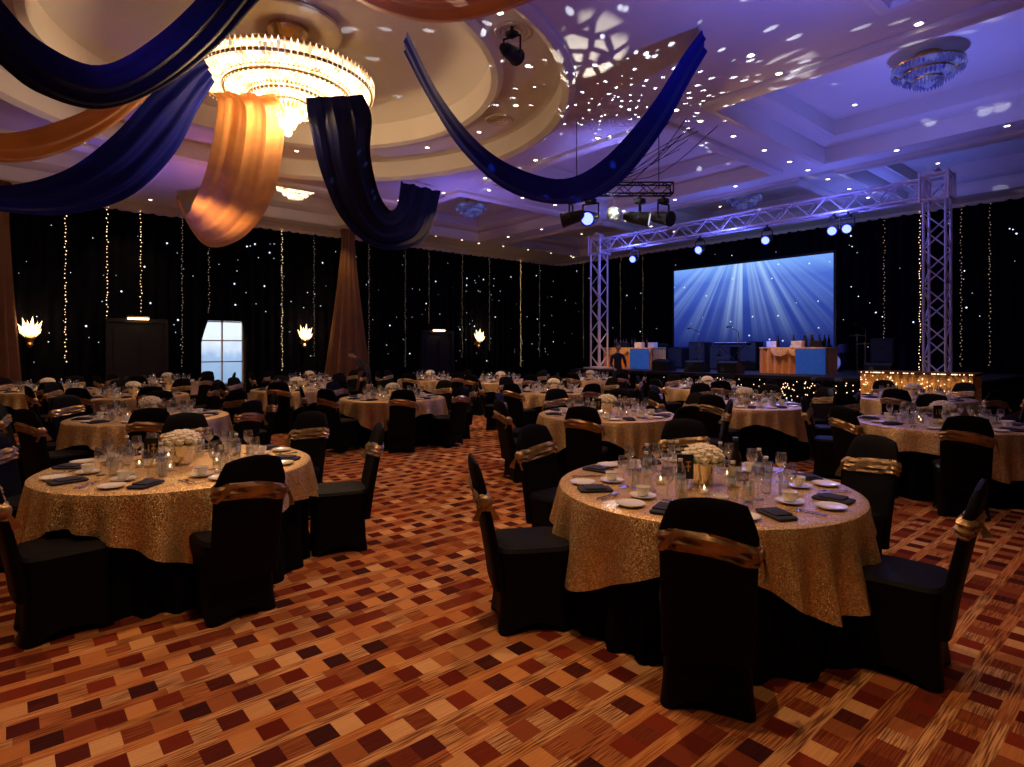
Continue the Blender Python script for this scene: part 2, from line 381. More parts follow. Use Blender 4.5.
# curtains
def curtain(name,axis,fixed,a,c,z0,z1,k='curt',per=.34,amp=.055):
    n=max(8,int((c-a)/per*8)); b=MB(); rows=[]
    for z in (z0,(z0+z1)/2,z1):
        r=[]
        for i in range(n+1):
            t=a+(c-a)*i/n
            o=amp*math.sin(2*pi*t/per)+.02*math.sin(2*pi*t/.93+z)
            r.append((t,fixed+o,z) if axis=='x' else (fixed+o,t,z))
        rows.append(r)
    b.loft(rows,k,closed=False); return b.obj(name)
YC=Y1-.28; XC=X1-.28
curtain('black_curtain','x',YC,X0+.1,WX0-.02,.02,CT)
curtain('black_curtain','x',YC,WX1+.02,XC,.02,CT)
curtain('black_curtain','x',YC,WX0-.02,WX1+.02,2.6,CT)
curtain('black_curtain','y',XC,Y0+.1,YC-.02,.02,CT)
b=MB()
for sx in (-1,1):
    rows=[]
    for j in range(9):
        t=j/8; r=[]
        for i in range(11):
            u=i/10
            wdt=.22*(1-t)**1.2+.05
            x=(WX0+WX1)/2+sx*(.80-wdt*u)
            r.append((x,YC-.10+.03*math.sin(u*14),2.62-t*.8))
        rows.append(r)
    b.loft(rows,'curt',closed=False)
b.obj('window_drape')

# ---------------- fairy lights & star cloth ----------------
b=MB()
def strand(x,y,z0,z1,k,step=.11,r=.018):
    z=z1
    b.tube((x,y,z0),(x,y,z1),.004,'black',4)
    while z>z0:
        b.octa((x+random.uniform(-.025,.025),y+random.uniform(-.025,.025),z),r*random.uniform(.7,1.15),k); z-=step*random.uniform(.6,1.3)
ys=YC-.14
for x,k,z0 in ((1.36,'fairy',1.2),(2.4,'fairy',1.9),(3.3,'fairy',2.8),(4.48,'fairyd',1.),(5.3,'fairyd',2.8),(7.78,'fairy',.8),(9.0,'fairyd',1.3),(11.3,'fairyd',1.),(13.,'fairyd',.8),(14.2,'fairyd',2.7),(16.,'fairyd',1.2),(17.6,'fairyd',1.5),(19.6,'fairy',.7),(20.9,'fairyd',1.2),(-1.1,'fairy',1)):
    strand(x,ys,z0,CT,k)
xs=XC-.14
for y,k,z0 in ((5.88,'fairy',.9),(6.9,'fairyd',.9),(4.8,'fairyd',1),(4.1,'fairyd',1),(18.1,'fairyd',1.2),(20.5,'fairyd',1),(16.8,'fairyd',1.5),(3,'fairyd',1)):
    strand(xs,y,z0,CT,k)
b.obj('fairy_lights',smooth=False)
b=MB()
for i in range(180):
    x,z=random.uniform(-1,22),random.uniform(.9,HC-.6)
    if z<2.9 and any(abs(x-q)<1.0 for q in (3.2,14.6,5.83)): continue
    b.octa((x,YC-.12,z),random.choice((.010,.014,.018,.034)),'star')
for i in range(110):
    b.octa((XC-.12,random.uniform(0,22),random.uniform(.9,HC-.6)),random.choice((.010,.014,.022,.03)),'star')
b.obj('star_cloth_lights',smooth=False)

def gather(name,x,y,ztop,wt,wb):
    b=MB(); rings=[]
    for j in range(13):
        t=j/12; z=ztop*(1-t)+.02*t
        w=wt+(wb-wt)*t**1.3
        if t<.12: w=wt*1.3-t*wt*2
        rings.append([(x+w*math.cos(a)*(1+.12*math.sin(a*11)), y+w*.38*math.sin(a)*(1+.12*math.sin(a*11)), z) for a in [2*pi*i/88 for i in range(88)]])
    b.loft(rings,'brown',cap0=True); b.obj(name)
gather('bronze_drape',10.1,21.55,HC-.02,.22,.95)
gather('bronze_drape',-.30,21.55,HC-.02,.3,.62)

def sconce(x,z=2.15):
    b=MB()
    b.lathe([(.03,-.5),(.09,-.42),(.05,-.34),(.13,-.22),(.10,-.14)],(0,0,0),'brass',n=16)
    b.tube((0,.02,-.3),(0,.22,-.3),.025,'brass'); b.lathe([(.10,-.05),(.10,.05)],(0,.2,-.3),'brass',n=12)
    for tier,(n,ln,rad) in enumerate(((6,.62,.10),(7,.40,.17))):
        for i in range(n):
            a=(i/(n-1)-.5)*1.35
            bx=rad*math.sin(a)*1.1
            dx=math.sin(a)*.55; dz=math.cos(a)
            p=Vector((bx,-.04-.07*tier*math.cos(a),-.2)); q=p+Vector((dx*ln,-.05*tier,dz*ln*(1 if i%2 else .8))); mid=p.lerp(q,.55)
            wv=Vector((dz,0,-dx))*.055
            b.add([p,mid+wv,q,mid-wv,mid+Vector((0,-.03,0)),mid+Vector((0,.03,0))],[(0,1,4),(1,2,4),(2,3,4),(3,0,4),(1,0,5),(2,1,5),(3,2,5),(0,3,5)],'crysw')
    o=b.obj('wall_sconce',(x,YC-.20,z),smooth=False)
    l=bpy.data.lights.new('sconce_light','POINT'); l.energy=22; l.color=(1,.6,.28); l.shadow_soft_size=.1
    lo=bpy.data.objects.new('sconce_light',l); lo.location=(0,-.45,.2); sc.collection.objects.link(lo); lo.parent=o
for x in (.53,8.6,16.9): sconce(x)
for i,(x,z) in enumerate(((3.2,2.45),(14.6,2.3))):
    b=MB(); b.box((0,0,z/2),(1.5,.08,z),'black'); b.box((0,-.05,z+.06),(1.66,.14,.12),'black')
    for s in (-1,1): b.box((s*.36,-.055,z*.5),(.58,.03,z*.8),'black'); b.box((s*.8,-.03,z/2),(.10,.12,z),'black')
    b.box((0,-.16,z+.17),(.6,.14,.05),'brass'); b.box((0,-.16,z+.115),(.56,.12,.05),'flame')
    b.obj('door_%d'%(i+1),(x,YC-.16,0))

# ---------------- chandelier ----------------
def chandelier():
    b=MB()
    def ringt(R,r,z,k,n=64):
        b.loft([[((R+r*math.cos(p))*math.cos(2*pi*i/n),(R+r*math.cos(p))*math.sin(2*pi*i/n),z+r*math.sin(p)) for i in range(n)] for p in [2*pi*j/8 for j in range(9)]],k)
    b.lathe([(.34,1.1),(.36,.92),(.24,.72),(.30,.62),(.12,.52),(.07,.1)],(0,0,0),'brass',n=28)
    b.tube((0,0,-.1),(0,0,1.1),.04,'brass')
    for R,z in ((1.50,.06),(1.50,-.12),(1.10,-.14),(1.08,-.22),(.68,-.26),(.66,-.34),(.34,-.40)): ringt(R,.032,z,'brass')
    def prism(R0,z0,R1,z1,a,w,k='crys'):
        c,s=math.cos(a),math.sin(a); t=Vector((-s,c,0))
        p=Vector((R0*c,R0*s,z0)); q=Vector((R1*c,R1*s,z1)); m=p.lerp(q,.5); nn=(q-p).cross(t).normalized()*w*.5
        b.add([p,m+t*w,q,m-t*w,m+nn,m-nn],[(0,1,4),(1,2,4),(2,3,4),(3,0,4),(1,0,5),(2,1,5),(3,2,5),(0,3,5)],k)
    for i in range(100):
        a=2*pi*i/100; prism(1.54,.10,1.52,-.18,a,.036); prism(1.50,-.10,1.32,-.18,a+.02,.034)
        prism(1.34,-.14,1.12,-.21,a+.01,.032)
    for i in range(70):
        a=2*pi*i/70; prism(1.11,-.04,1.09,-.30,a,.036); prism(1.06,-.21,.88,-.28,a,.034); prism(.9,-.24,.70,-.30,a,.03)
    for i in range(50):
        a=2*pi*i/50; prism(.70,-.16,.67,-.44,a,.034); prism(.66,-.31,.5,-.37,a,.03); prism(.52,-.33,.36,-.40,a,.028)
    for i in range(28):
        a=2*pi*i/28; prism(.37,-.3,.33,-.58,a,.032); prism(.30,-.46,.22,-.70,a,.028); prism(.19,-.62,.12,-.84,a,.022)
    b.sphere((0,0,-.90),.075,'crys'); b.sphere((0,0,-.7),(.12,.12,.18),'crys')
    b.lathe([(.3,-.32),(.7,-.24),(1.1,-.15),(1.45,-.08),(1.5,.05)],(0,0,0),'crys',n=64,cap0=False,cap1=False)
    b.lathe([(1.5,.05),(1.0,.10),(.5,.14),(.1,.16)],(0,0,0),'brass',n=64,cap0=False,cap1=False)
    return b.obj('crystal_chandelier',(CX,CY,6.48),smooth=False)
ch=chandelier()
def smallch(x,y,k,r=.55):
    b=MB()
    b.lathe([(.2,.1),(.22,.02),(.08,-.02),(.06,-.1)],(0,0,0),'brass',n=16)
    for R,z in ((r,-.12),(r*.7,-.25),(r*.4,-.36)):
        b.lathe([(R,.02),(R+.015,0),(R,-.02),(R-.03,0)],(0,0,z),'brass',n=32,cap0=False,cap1=False)
        n=int(40*R/r)+8
        for i in range(n):
            a=2*pi*i/n; b.octa((R*math.cos(a),R*math.sin(a),z-.07),.03,k,.09)
    b.lathe([(r*.95,-.1),(r*.7,-.24),(r*.4,-.36),(.1,-.46),(.03,-.52)],(0,0,0),k,n=24)
    b.obj('ceiling_crystal_light',(x,y,HC+.60),smooth=False)
for x,y,k in ((12.65,3.2,'crysb'),(18.9,10,'crysb'),(12.65,17,'crysb')): smallch(x,y,k)
for x,y in ((.5,18.6),(6.95,18.6)): smallch(x,y,'crys',.55)

# ---------------- fabric swags ----------------
def cr(pts,n):
    P=[Vector(p) for p in pts]; P=[P[0]*2-P[1]]+P+[P[-1]*2-P[-2]]
    segs=len(P)-3; out=[]
    for i in range(n+1):
        t=i/n*segs; s=min(int(t),segs-1); u=t-s
        p0,p1,p2,p3=P[s:s+4]
        out.append(.5*((2*p1)+(-p0+p2)*u+(2*p0-5*p1+4*p2-p3)*u*u+(-p0+3*p1-3*p2+p3)*u**3))
    return out
def swag(name,e1,e2,k,amp=.05,folds=3.5,n=44,m=30):
    A=cr([W(*p) for p in e1],n); B=cr([W(*p) for p in e2],n); b=MB(); rows=[]
    for i in range(n+1):
        a,c=A[i],B[i]
        tan=(A[min(i+1,n)]+B[min(i+1,n)]-A[max(i-1,0)]-B[max(i-1,0)])
        nn=tan.cross(c-a)
        if nn.length>1e-6: nn.normalize()
        rows.append([tuple(a.lerp(c,j/m)+nn*(amp*math.sin(folds*2*pi*j/m+i*.03)+amp*.45*math.sin(folds*4.6*pi*j/m+1+i*.05))-Vector((0,0,.10*math.sin(pi*j/m)*math.sin(pi*i/n)))) for j in range(m+1)])
    b.loft(rows,k,closed=False); return b.obj(name)
T_=6.15
swag('navy_fabric_swag',[(-5.8,6,5.9),(-5.21,6,5.15),(-4.8,6,4.72),(-4.19,6,4.47),(-3.58,6,4.78),(-3.02,6.1,5.45),(-2.66,6.2,T_)],
     [(-6.98,7.2,5.8),(-6.25,7.2,5.10),(-5.76,7.2,4.74),(-5.03,7.2,4.55),(-4.3,7.2,4.8),(-3.62,7.2,5.3),(-3.17,7.2,5.8),(-2.83,7.2,T_)],'navy',.03,2.5)
swag('orange_fabric_swag',[(-7.76,8,4.7),(-6.94,8,4.52),(-6.13,8,4.68),(-5.38,8,5.04),(-4.7,8,5.7),(-4.3,8.1,6.12)],
     [(-8.73,9,4.7),(-7.81,9,4.47),(-6.97,9,4.58),(-6.06,9,5.05),(-5.29,9,5.75),(-4.85,9.1,6.12)],'goldc',.03,2.5)
swag('blue_fabric_swag',[(-8.57,9.1,4.25),(-7.81,9.1,4.12),(-6.89,9.1,4.35),(-6.13,9.1,4.9),(-5.52,9.1,5.55),(-5.06,9.2,6.0),(-4.83,9.3,T_)],
     [(-9.53,10.2,4.12),(-8.68,10.2,3.98),(-7.66,10.2,3.95),(-6.64,10.2,4.24),(-5.88,10.2,4.94),(-5.37,10.1,5.75),(-5.05,10,T_)],'bluec',.03,2.5)
swag('orange_fabric_swag',[(-5.28,10.4,6.15),(-5.28,10.6,5.98),(-6.34,12.3,5.5),(-7.66,14.3,5.3),(-8.84,16,5.26),(-9.8,17.2,6.1)],
     [(-4.08,10.2,6.0),(-4.08,10.6,5.82),(-4.82,12.3,5.5),(-5.91,14.3,5.08),(-7.38,16,4.6),(-8.95,17.2,4.68),(-10.3,18.2,6.1)],'goldc',.035,3.0)
swag('navy_fabric_swag',[(-3.6,10.3,6.0),(-3.63,10.6,5.61),(-3.86,12,5.12),(-3.83,13.3,4.53),(-3.44,14.5,4.14),(-2.81,15.5,4.24),(-2.32,16.3,4.75),(-2.07,17,T_)],
     [(-2.6,10.3,6.05),(-2.52,10.6,5.78),(-2.89,12,5.6),(-3.02,13.3,5.16),(-3.0,14.3,5.0),(-2.97,15,5.24),(-3.0,15.6,5.78),(-3.04,16,T_)],'navy',.035,3.0)
swag('blue_fabric_swag',[(-1.51,8.4,T_),(-1.03,8.4,5.22),(-.46,8.4,4.52),(.11,8.4,4.16),(.75,8.4,4.02),(1.32,8.4,4.31),(1.96,8.4,5.02),(2.46,8.4,5.8),(2.72,8.4,T_)],
     [(-1.65,9,T_),(-1.28,9,5.46),(-.76,9,4.65),(-.06,9,4.04),(.76,9,3.84),(1.53,9,4.07),(2.23,9,4.88),(2.72,9,5.75),(2.96,9,T_)],'bluec',.02,1.5)
swag('orange_fabric_swag',[(-2.5,6,T_),(-1.85,6,5.8),(-1.29,6,5.56),(-.73,6,5.47),(-.12,6,5.56),(.49,6,5.8),(1,6,T_)],
     [(-2.7,7,T_),(-2.04,7,5.86),(-1.51,7,5.60),(-.85,7,5.48),(-.14,7,5.60),(.57,7,5.86),(1.28,7,T_)],'goldc',.03,2)

# ---------------- truss ----------------
def truss(b,p,q,s=.4,k='alu',r=.026,bay=.42):
    p=Vector(p);q=Vector(q); d=(q-p); Ln=d.length; d.normalize()
    up=Vector((0,0,1)) if abs(d.z)<.5 else Vector((1,0,0))
    a=d.cross(up).normalized(); c=a.cross(d).normalized()
    cs=[(a*x+c*y)*(s/2) for x,y in ((-1,-1),(1,-1),(1,1),(-1,1))]
    for o in cs: b.tube(p+o,q+o,r,k,8)
    nb=max(1,round(Ln/bay))
    for i in range(nb):
        t0=p+d*(Ln*i/nb); t1=p+d*(Ln*(i+1)/nb)
        for j in range(4):
            o1,o2=cs[j],cs[(j+1)%4]
            if (i+j)%2: o1,o2=o2,o1
            b.tube(t0+o1,t1+o2,r*.55,k,5)
    for t in [p,q]:
        for j in range(4): b.tube(t+cs[j],t+cs[(j+1)%4],r*.8,k,6)
SH=.9
TX,TYa,TYb,TZ=16.2,3.92,14.07,5.3
b=MB()
for y in (TYa,TYb):
    truss(b,(TX,y,SH+.06),(TX,y,TZ+.25),.42,r=.03)
    b.box((TX,y,SH+.03),(.8,.8,.04),'alu')
    for dz in (-.28,.28):
        for sx in (-1,1):
            b.box((TX+sx*.27,y,TZ+dz),(.03,.6,.05),'alu'); b.box((TX,y+sx*.27,TZ+dz),(.6,.03,.05),'alu')
    for sx in (-1,1):
        for sy in (-1,1): b.tube((TX+sx*.27,y+sy*.27,TZ-.34),(TX+sx*.27,y+sy*.27,TZ+.34),.03,'alu')
    b.tube((TX-.2,y,TZ+.42),(TX+.2,y,TZ+.42),.05,'alu')
truss(b,(TX,TYa+.2,TZ),(TX,TYb-.2,TZ),.42,r=.034)
b.obj('stage_lighting_truss')
def parcan(name,loc,aim,k,sz=1.0):
    b=MB(); loc=Vector(loc); d=(Vector(aim)-loc).normalized()
    a=d.cross(Vector((0,0,1))); a=a.normalized() if a.length>.01 else Vector((1,0,0))
    b.tube(-d*.2*sz,d*.14*sz,.10*sz,'black',14,.13*sz); b.tube(-d*.30*sz,-d*.2*sz,.06*sz,'black',12,.10*sz)
    b.tube(d*.14*sz,d*.17*sz,.14*sz,'black',14); b.tube(d*.168*sz,d*.175*sz,.11*sz,k,14)
    for s in (-1,1): b.tube(a*s*.15*sz,a*s*.15*sz+Vector((0,0,.26*sz)),.018*sz,'black',6); b.tube(a*s*.10*sz,a*s*.16*sz,.02*sz,'black',6)
    b.tube(a*.15*sz+Vector((0,0,.26*sz)),-a*.15*sz+Vector((0,0,.26*sz)),.018*sz,'black',6)
    b.box((0,0,.31*sz),(.16*sz,.16*sz,.09*sz),'black',bev=.015); b.tube((0,0,.34*sz),(0,0,.42*sz),.03*sz,'black',8)
    return b.obj(name,loc)
def spot(name,loc,aim,col,e,ang=60,blend=.6,r=.05):
    l=bpy.data.lights.new(name,'SPOT'); l.energy=e; l.color=col; l.spot_size=math.radians(ang); l.spot_blend=blend; l.shadow_soft_size=r
    o=bpy.data.objects.new(name,l); o.location=loc; d=Vector(aim)-Vector(loc); o.rotation_euler=d.to_track_quat('-Z','Y').to_euler(); sc.collection.objects.link(o); return o
def point(name,loc,col,e,r=.1):
    l=bpy.data.lights.new(name,'POINT'); l.energy=e; l.color=col; l.shadow_soft_size=r
    o=bpy.data.objects.new(name,l); o.location=loc; sc.collection.objects.link(o); return o
for i,y in enumerate((5.8,6.15,7.9,10.0,12.5)):
    parcan('stage_par_light',(TX,y,TZ-.62),(6,y*.8,1.2),'blueled',.95)
for y in (6.0,9.0,12.5): point('truss_blue_glow',(TX-.55,y,TZ-.5),(.12,.15,1),60,.1)
spot('truss_blue_spot',(TX-.4,6.9,TZ-.7),(9,4,.5),(.15,.2,1),220,70)
spot('truss_blue_spot',(TX-.4,10.,TZ-.7),(18.5,10,0.9),(.15,.22,1),900,90)
spot('added_amber_spot',(TX-.8,7.6,TZ-.3),(16.9,7.5,1.2),(1,.50,.16),420,30)  # added warm lamp for the stage table, no amber fixture hangs here
spot('added_amber_spot',(14.2,12.6,TZ-.2),(16.5,13.2,1.25),(1,.50,.16),520,30)  # added lamp warming the far stage table, stands clear of the truss
spot('added_amber_spot',(12.6,5.2,5.6),(14.5,3.9,.8),(1,.5,.18),900,32)  # added lamp to brighten the bar counter, has no fixture

b=MB(); p0=W(1.05,12,4.86); p1=W(3.25,12,4.86)
truss(b,p0,p1,.22,'black',.018,.25)
for t in (.12,.88):
    q=p0.lerp(p1,t); b.tube(q,(q.x,q.y,HC),.010,'black',6)
b.obj('hanging_light_bar')
for l,al,ad,az,k in ((1.2,-2,13,3.6,'whiteled'),(1.60,0,9,3.4,'blueled'),(2.6,6,11,3.6,'whiteled'),(3.08,6,8,3.,'black')):
    parcan('moving_head_light',W(l,12,4.27),W(al,ad,az),k,1.12)
b=MB(); b.sphere((0,0,0),.16,'mirror',24,16); b.tube((0,0,.15),(0,0,.36),.012,'steel',6); b.obj('mirror_ball',W(2.08,12,4.36),smooth=False)
b=MB()
for k in range(9):
    a=W(2.0+random.uniform(-.4,.6),12,5.0); c=W(3.0+random.uniform(0,1.3),12+random.uniform(-1,1),HC-random.uniform(.12,.4))
    m=(a+c)/2-Vector((0,0,random.uniform(-.1,.45))); pts=cr([a,m,c],8)
    for u,v in zip(pts[:-1],pts[1:]): b.tube(u,v,.008,'black',4)
b.obj('lighting_cables')
parcan('moving_head_light',W(0,8.4,5.82),W(2,12,6.2),'black',.9)

# ---------------- stage ----------------
SX0,SX1,SY0,SY1=15.6,21.2,3.1,14.7
b=MB(); b.box(((SX0+SX1)/2,(SY0+SY1)/2,SH-.03),(SX1-SX0,SY1-SY0,.06),'stage')
def sk(b,pts,z0,z1,k,per=.16,amp=.02):
    for (x0,y0),(x1,y1) in zip(pts[:-1],pts[1:]):
        Ln=math.hypot(x1-x0,y1-y0); n=int(Ln/per*6); nx,ny=(y1-y0)/Ln,-(x1-x0)/Ln; rows=[]
        for z,am in ((z1,amp*.4),(z0,amp)):
            rows.append([(x0+(x1-x0)*i/n+nx*am*math.sin(2*pi*i/6),y0+(y1-y0)*i/n+ny*am*math.sin(2*pi*i/6),z) for i in range(n+1)])
        b.loft(rows,k,closed=False)
sk(b,[(SX1,SY0),(SX0,SY0),(SX0,SY1),(SX1,SY1)],.0,SH-.06,'under')
b.box((SX0-.03,(SY0+SY1)/2,SH-.05),(.04,SY1-SY0,.08),'black')
b.obj('stage_platform')
b=MB()
for i in range(4): b.box((SX0-.24-.28*i,13.7,(.72-.18*i)/2),(.28,1.3,.72-.18*i),'stage')
b.obj('stage_steps')
b=MB()
for i in range(230):
    b.octa((SX0-.08,random.uniform(SY0+1.8,SY1-3.8),random.uniform(.1,SH-.12)),.016,'fairy')
b.obj('stage_skirt_lights',smooth=False)
b=MB(); b.box((0,0,0),(.04,6.0,3.05),'screen'); b.obj('projection_screen',(20.4,10.75,3.2))
b=MB()
for y in (7.7,13.8): b.box((20.42,y,2.85),(.08,.08,3.86),'black'); b.box((20.42,y,SH+.03),(.9,.08,.06),'black')
for z in (1.62,4.77): b.box((20.42,10.75,z),(.08,6.2,.08),'black')
b.obj('screen_frame')

b=MB()
b.box((0,0,1.10),(.78,2.1,.05),'wood')
sk(b,[(.36,-1.0),(-.36,-1.0),(-.36,1.0),(.36,1.0),(.36,-1.0)],.0,1.08,'goldsk',.13,.03)
for i in range(230):
    b.octa((-.41,random.uniform(-1,1),random.uniform(.1,1.04)),.014,'fairy')
for i in range(60): b.octa((-.41,random.uniform(-1,1),1.10),.014,'fairy')
b.obj('gold_sequin_bar_counter',(14.75,3.9,0))
def skirted(name,x,y,sx,sy,z,banner=None):
    b=MB(); b.box((0,0,.73),(sx,sy,.04),'goldsk',bev=.01)
    h,w=sx/2-.02,sy/2-.02
    sk(b,[(h,-w),(-h,-w),(-h,w),(h,w),(h,-w)],.0,.72,'goldt',.20,.045)
    for j in range(int(sy/.5)):
        y0=-w+j*.5; pts=[(-h-.07,y0+.25+.25*math.cos(pi-t*pi),.71-.22*math.sin(t*pi)) for t in [i/10 for i in range(11)]]
        pts2=[(-h-.05,p[1],.72) for p in pts]; b.loft([pts2,pts],'goldsk',closed=False)
    if banner: b.box((-h-.10,banner,.36),(.01,.8,.70),'bannerb')
    rr=random.Random(int(y))
    for q in range(14):
        px,py=rr.uniform(-.25,.25),rr.uniform(-w+.1,w-.1)
        if q%4: b.lathe([(.04,.75),(.042,.96),(.016,1.03),(.016,1.10)],(px,py,0),'wine',n=10)
        else: b.box((px,py,.84),(.2,.3,.18),'paper' if q%3 else 'black',bev=.01)
    return b.obj(name,(x,y,z))
skirted('skirted_stage_table',17.2,7.5,.8,1.9,SH+.005,-.55)
skirted('skirted_stage_table',17.2,13.3,.8,2.2,SH+.005,-.6)
def speaker(x,y,z,w=.5,d=.5,h=.7,rz=0):
    b=MB(); b.box((0,0,h/2),(d,w,h),'black',bev=.02); b.box((-d/2-.005,0,h/2),(.015,w*.88,h*.9),'grille')
    for zz,r in ((h*.32,w*.33),(h*.75,w*.18)): 
        b.tube((-d/2-.02,0,zz),(-d/2-.005,0,zz),r,'grille',20); b.tube((-d/2-.024,0,zz),(-d/2-.015,0,zz),r*.35,'black',12)
    return b.obj('loudspeaker',(x,y,z+.005),rz)
for x,y,h,w in ((18.7,13.4,.9,.7),(18.8,12.5,.75,.6),(18.8,11.6,.95,.65),(18.8,10.7,.8,.8),(18.8,9.7,.95,.6),(18.9,8.8,.7,.6),(19.2,5.9,1.0,.6)): speaker(x,y,SH,w,.5,h)
def wedge(x,y,z,rz=0):
    b=MB(); vs=[(-.25,-.3,0),(.22,-.3,0),(.22,-.3,.12),(-.1,-.3,.36),(-.25,-.3,.30)]
    vs2=[(a,.3,c) for a,_,c in vs]; b.loft([vs,vs2],'black',cap0=True,cap1=True)
    vs=[(.205,-.26,.14),(-.085,-.26,.365),(-.085,.26,.365),(.205,.26,.14)]; b.add([(a+.012,y_,c+.012) for a,y_,c in vs],[(0,1,2,3)],'grille')
    b.obj('stage_monitor_wedge',(x,y,z+.003),rz)
for y in (5.2,8.9,10.0,11.2): wedge(16.05 if y!=5.2 else 16.6,y,SH)
def micstand(x,y,z,h=1.5):
    b=MB()
    for i in range(3):
        a=2*pi*i/3; b.tube((0,0,.12),(.3*math.cos(a),.3*math.sin(a),.015),.01,'black',6)
    b.tube((0,0,.1),(0,0,h),.011,'steel',8); b.tube((0,0,h),(-.35,.1,h+.15),.009,'black',6); b.tube((-.35,.1,h+.15),(-.47,.13,h+.13),.016,'black',10,.026)
    b.obj('microphone_stand',(x,y,z))
for x,y in ((17.4,9.4),(17.6,10.9),(18,6.0)): micstand(x,y,SH,1.25)
b=MB(); b.box((0,0,.86),(.3,1.2,.09),'black',bev=.015); b.box((-.04,0,.91),(.16,1.1,.012),'white')
for s in (-1,1): b.tube((0,-s*.45,.02),(0,s*.45,.82),.016,'black',8)
for s in (-1,1): b.tube((-.2,s*.45,.02),(.2,s*.45,.02),.016,'black',8)
b.obj('keyboard_on_stand',(17.9,9.9,SH+.004))
b=MB()
b.tube((-.25,0,.30),(.2,0,.30),.29,'navyn',24); b.tube((-.262,0,.30),(-.25,0,.30),.27,'white',24)
for y,z,r in ((-.25,.72,.15),(.25,.72,.16),(.55,.45,.2)): b.lathe([(r,-.12),(r,.12)],(.0,y,z),'navyn',n=20); b.lathe([(r*.98,.121),(.01,.125)],(.0,y,z),'white',n=20)
for y,z in ((-.6,1.1),(.75,1.15),(-.8,.85)):
    b.lathe([(.24,0),(.06,.03),(.01,.05)],(.1,y,z),'brass',n=24); b.tube((.1,y,0),(.1,y,z),.01,'steel',6)
for y in (-.25,.25): b.tube((0,y,.3),(0,y,.6),.012,'steel',6)
b.tube((0,.55,0),(0,.55,.34),.012,'steel',6)
b.obj('drum_kit',(19.3,7.3,SH))

# ---------------- chair mesh ----------------
def superring(hw,hd,xc,yc,z,n=36,e=.45):
    pts=[]
    for i in range(n):
        a=2*pi*i/n; c,s=math.cos(a),math.sin(a)
        pts.append((xc+hw*math.copysign(abs(c)**e,c),yc+hd*math.copysign(abs(s)**e,s),z,a))
    return pts
def chair_mesh():
    b=MB(); rings=[]
    for z,hw,hd,pin in ((0,.218,.228,1),(.02,.215,.226,1),(.10,.204,.215,.7),(.22,.198,.208,.4),(.34,.200,.212,.15),(.43,.212,.222,0),(.465,.215,.225,0),(.485,.20,.21,0),(.492,.15,.16,0),(.495,.05,.05,0)):
        r=[]
        for x,y,zz,a in superring(hw,hd,0,.02,z,48,.38):
            mid=(1-abs(math.sin(2*a)))**1.2
            r.append((x*(1-.12*pin*mid),(y-.02)*(1-.12*pin*mid)+.02,zz+.06*mid*max(0,1-z/.2)))
        rings.append(r)
    b.loft(rings,'spandex',cap1=True)
    def backring(z,grow=0,dz=0):
        t=(z-.25)/.70; yc=-.185-.12*max(0,t)**1.2
        hw=.196+.010*min(t,.75); hd=.038-.012*t
        if z>.83: f=(z-.83)/.12; hw*=1-.24*f**1.4
        if t>.9: f=(t-.9)/.10; hd*=math.sqrt(max(.05,1-f*f))
        return [(x,y+ -.03*(1-(x/.22)**2)*t, zz+dz+.05*max(0,t)**5*(1-(x/.2)**2)) for x,y,zz,a in superring(hw+grow,hd+grow,0,yc,z,40,.5)]
    zs=[.25,.36,.48,.58,.68,.76,.83,.87,.90,.925,.94,.948]
    b.loft([backring(z) for z in zs],'spandex',cap1=True)
    srings=[]
    for j,(z,g) in enumerate(((.728,.002),(.737,.012),(.750,.007),(.766,.018),(.783,.008),(.800,.017),(.815,.008),(.824,.002))):
        r=backring(z,g)
        srings.append([(x*(1+.004*math.sin(j*2+i*.9)),y+.006*math.sin(i*1.3+j*2),zz-.020*(x/.2)+.008*math.sin(i*.5)) for i,(x,y,zz) in enumerate(r)])
    b.loft(srings,'sash')
    b.sphere((.207,-.275,.765),(.022,.045,.035),'sash',10,6)
    for s in (-1,1):
        b.loft([[(.215,-.275+s*.01,.75),(.225,-.275+s*.03,.75)],[(.222,-.275+s*.03,.70),(.235,-.275+s*.07,.69)],[(.215,-.275+s*.04,.66),(.23,-.275+s*.08,.67)]],'sash',closed=False)
    return b.mesh('banquet_chair')
CH=chair_mesh()
# ---------------- table ----------------
R=.90
def table_mesh(seed):
    rnd=random.Random(seed); ph=rnd.uniform(0,pi/2); b=MB(); n=180; TZt=.76
    def drop(a):
        s=abs(math.sin(2*(a-ph)))
        return .20+.25*s**2.2
    rings=[]
    for r in (.02,.3,.6,.8,.88): rings.append([(r*math.cos(2*pi*i/n),r*math.sin(2*pi*i/n),TZt) for i in range(n)])
    rings.append([((R+.005)*math.cos(2*pi*i/n),(R+.005)*math.sin(2*pi*i/n),TZt-.012) for i in range(n)])
    for t in (.08,.25,.45,.65,.85,1.0):
        r_=[]
        for i in range(n):
            a=2*pi*i/n; dr=drop(a); cor=abs(math.sin(2*(a-ph)))
            rad=R+.012+.01*t+t*(.05+.05*cor**2)*(.4+.5*math.sin(a*22+3*math.sin(a*3+seed)))
            r_.append((rad*math.cos(a),rad*math.sin(a),TZt-.02-dr*t+.015*t*math.sin(a*9+seed)))
        rings.append(r_)
    b.loft(rings,'sequin',cap0=True)
    rings=[]
    for z,rr,am in ((.72,.885,.0),(.5,.875,.010),(.25,.87,.02),(.0,.88,.035)):
        rings.append([((rr+am*math.sin(a*26+2*math.sin(a*4)))*math.cos(a),(rr+am*math.sin(a*26+2*math.sin(a*4)))*math.sin(a),z+.003) for a in [2*pi*i/208 for i in range(208)]])
    b.loft(rings,'under')
    return b.mesh('banquet_table')
TM=[table_mesh(s) for s in (1,5,9)]
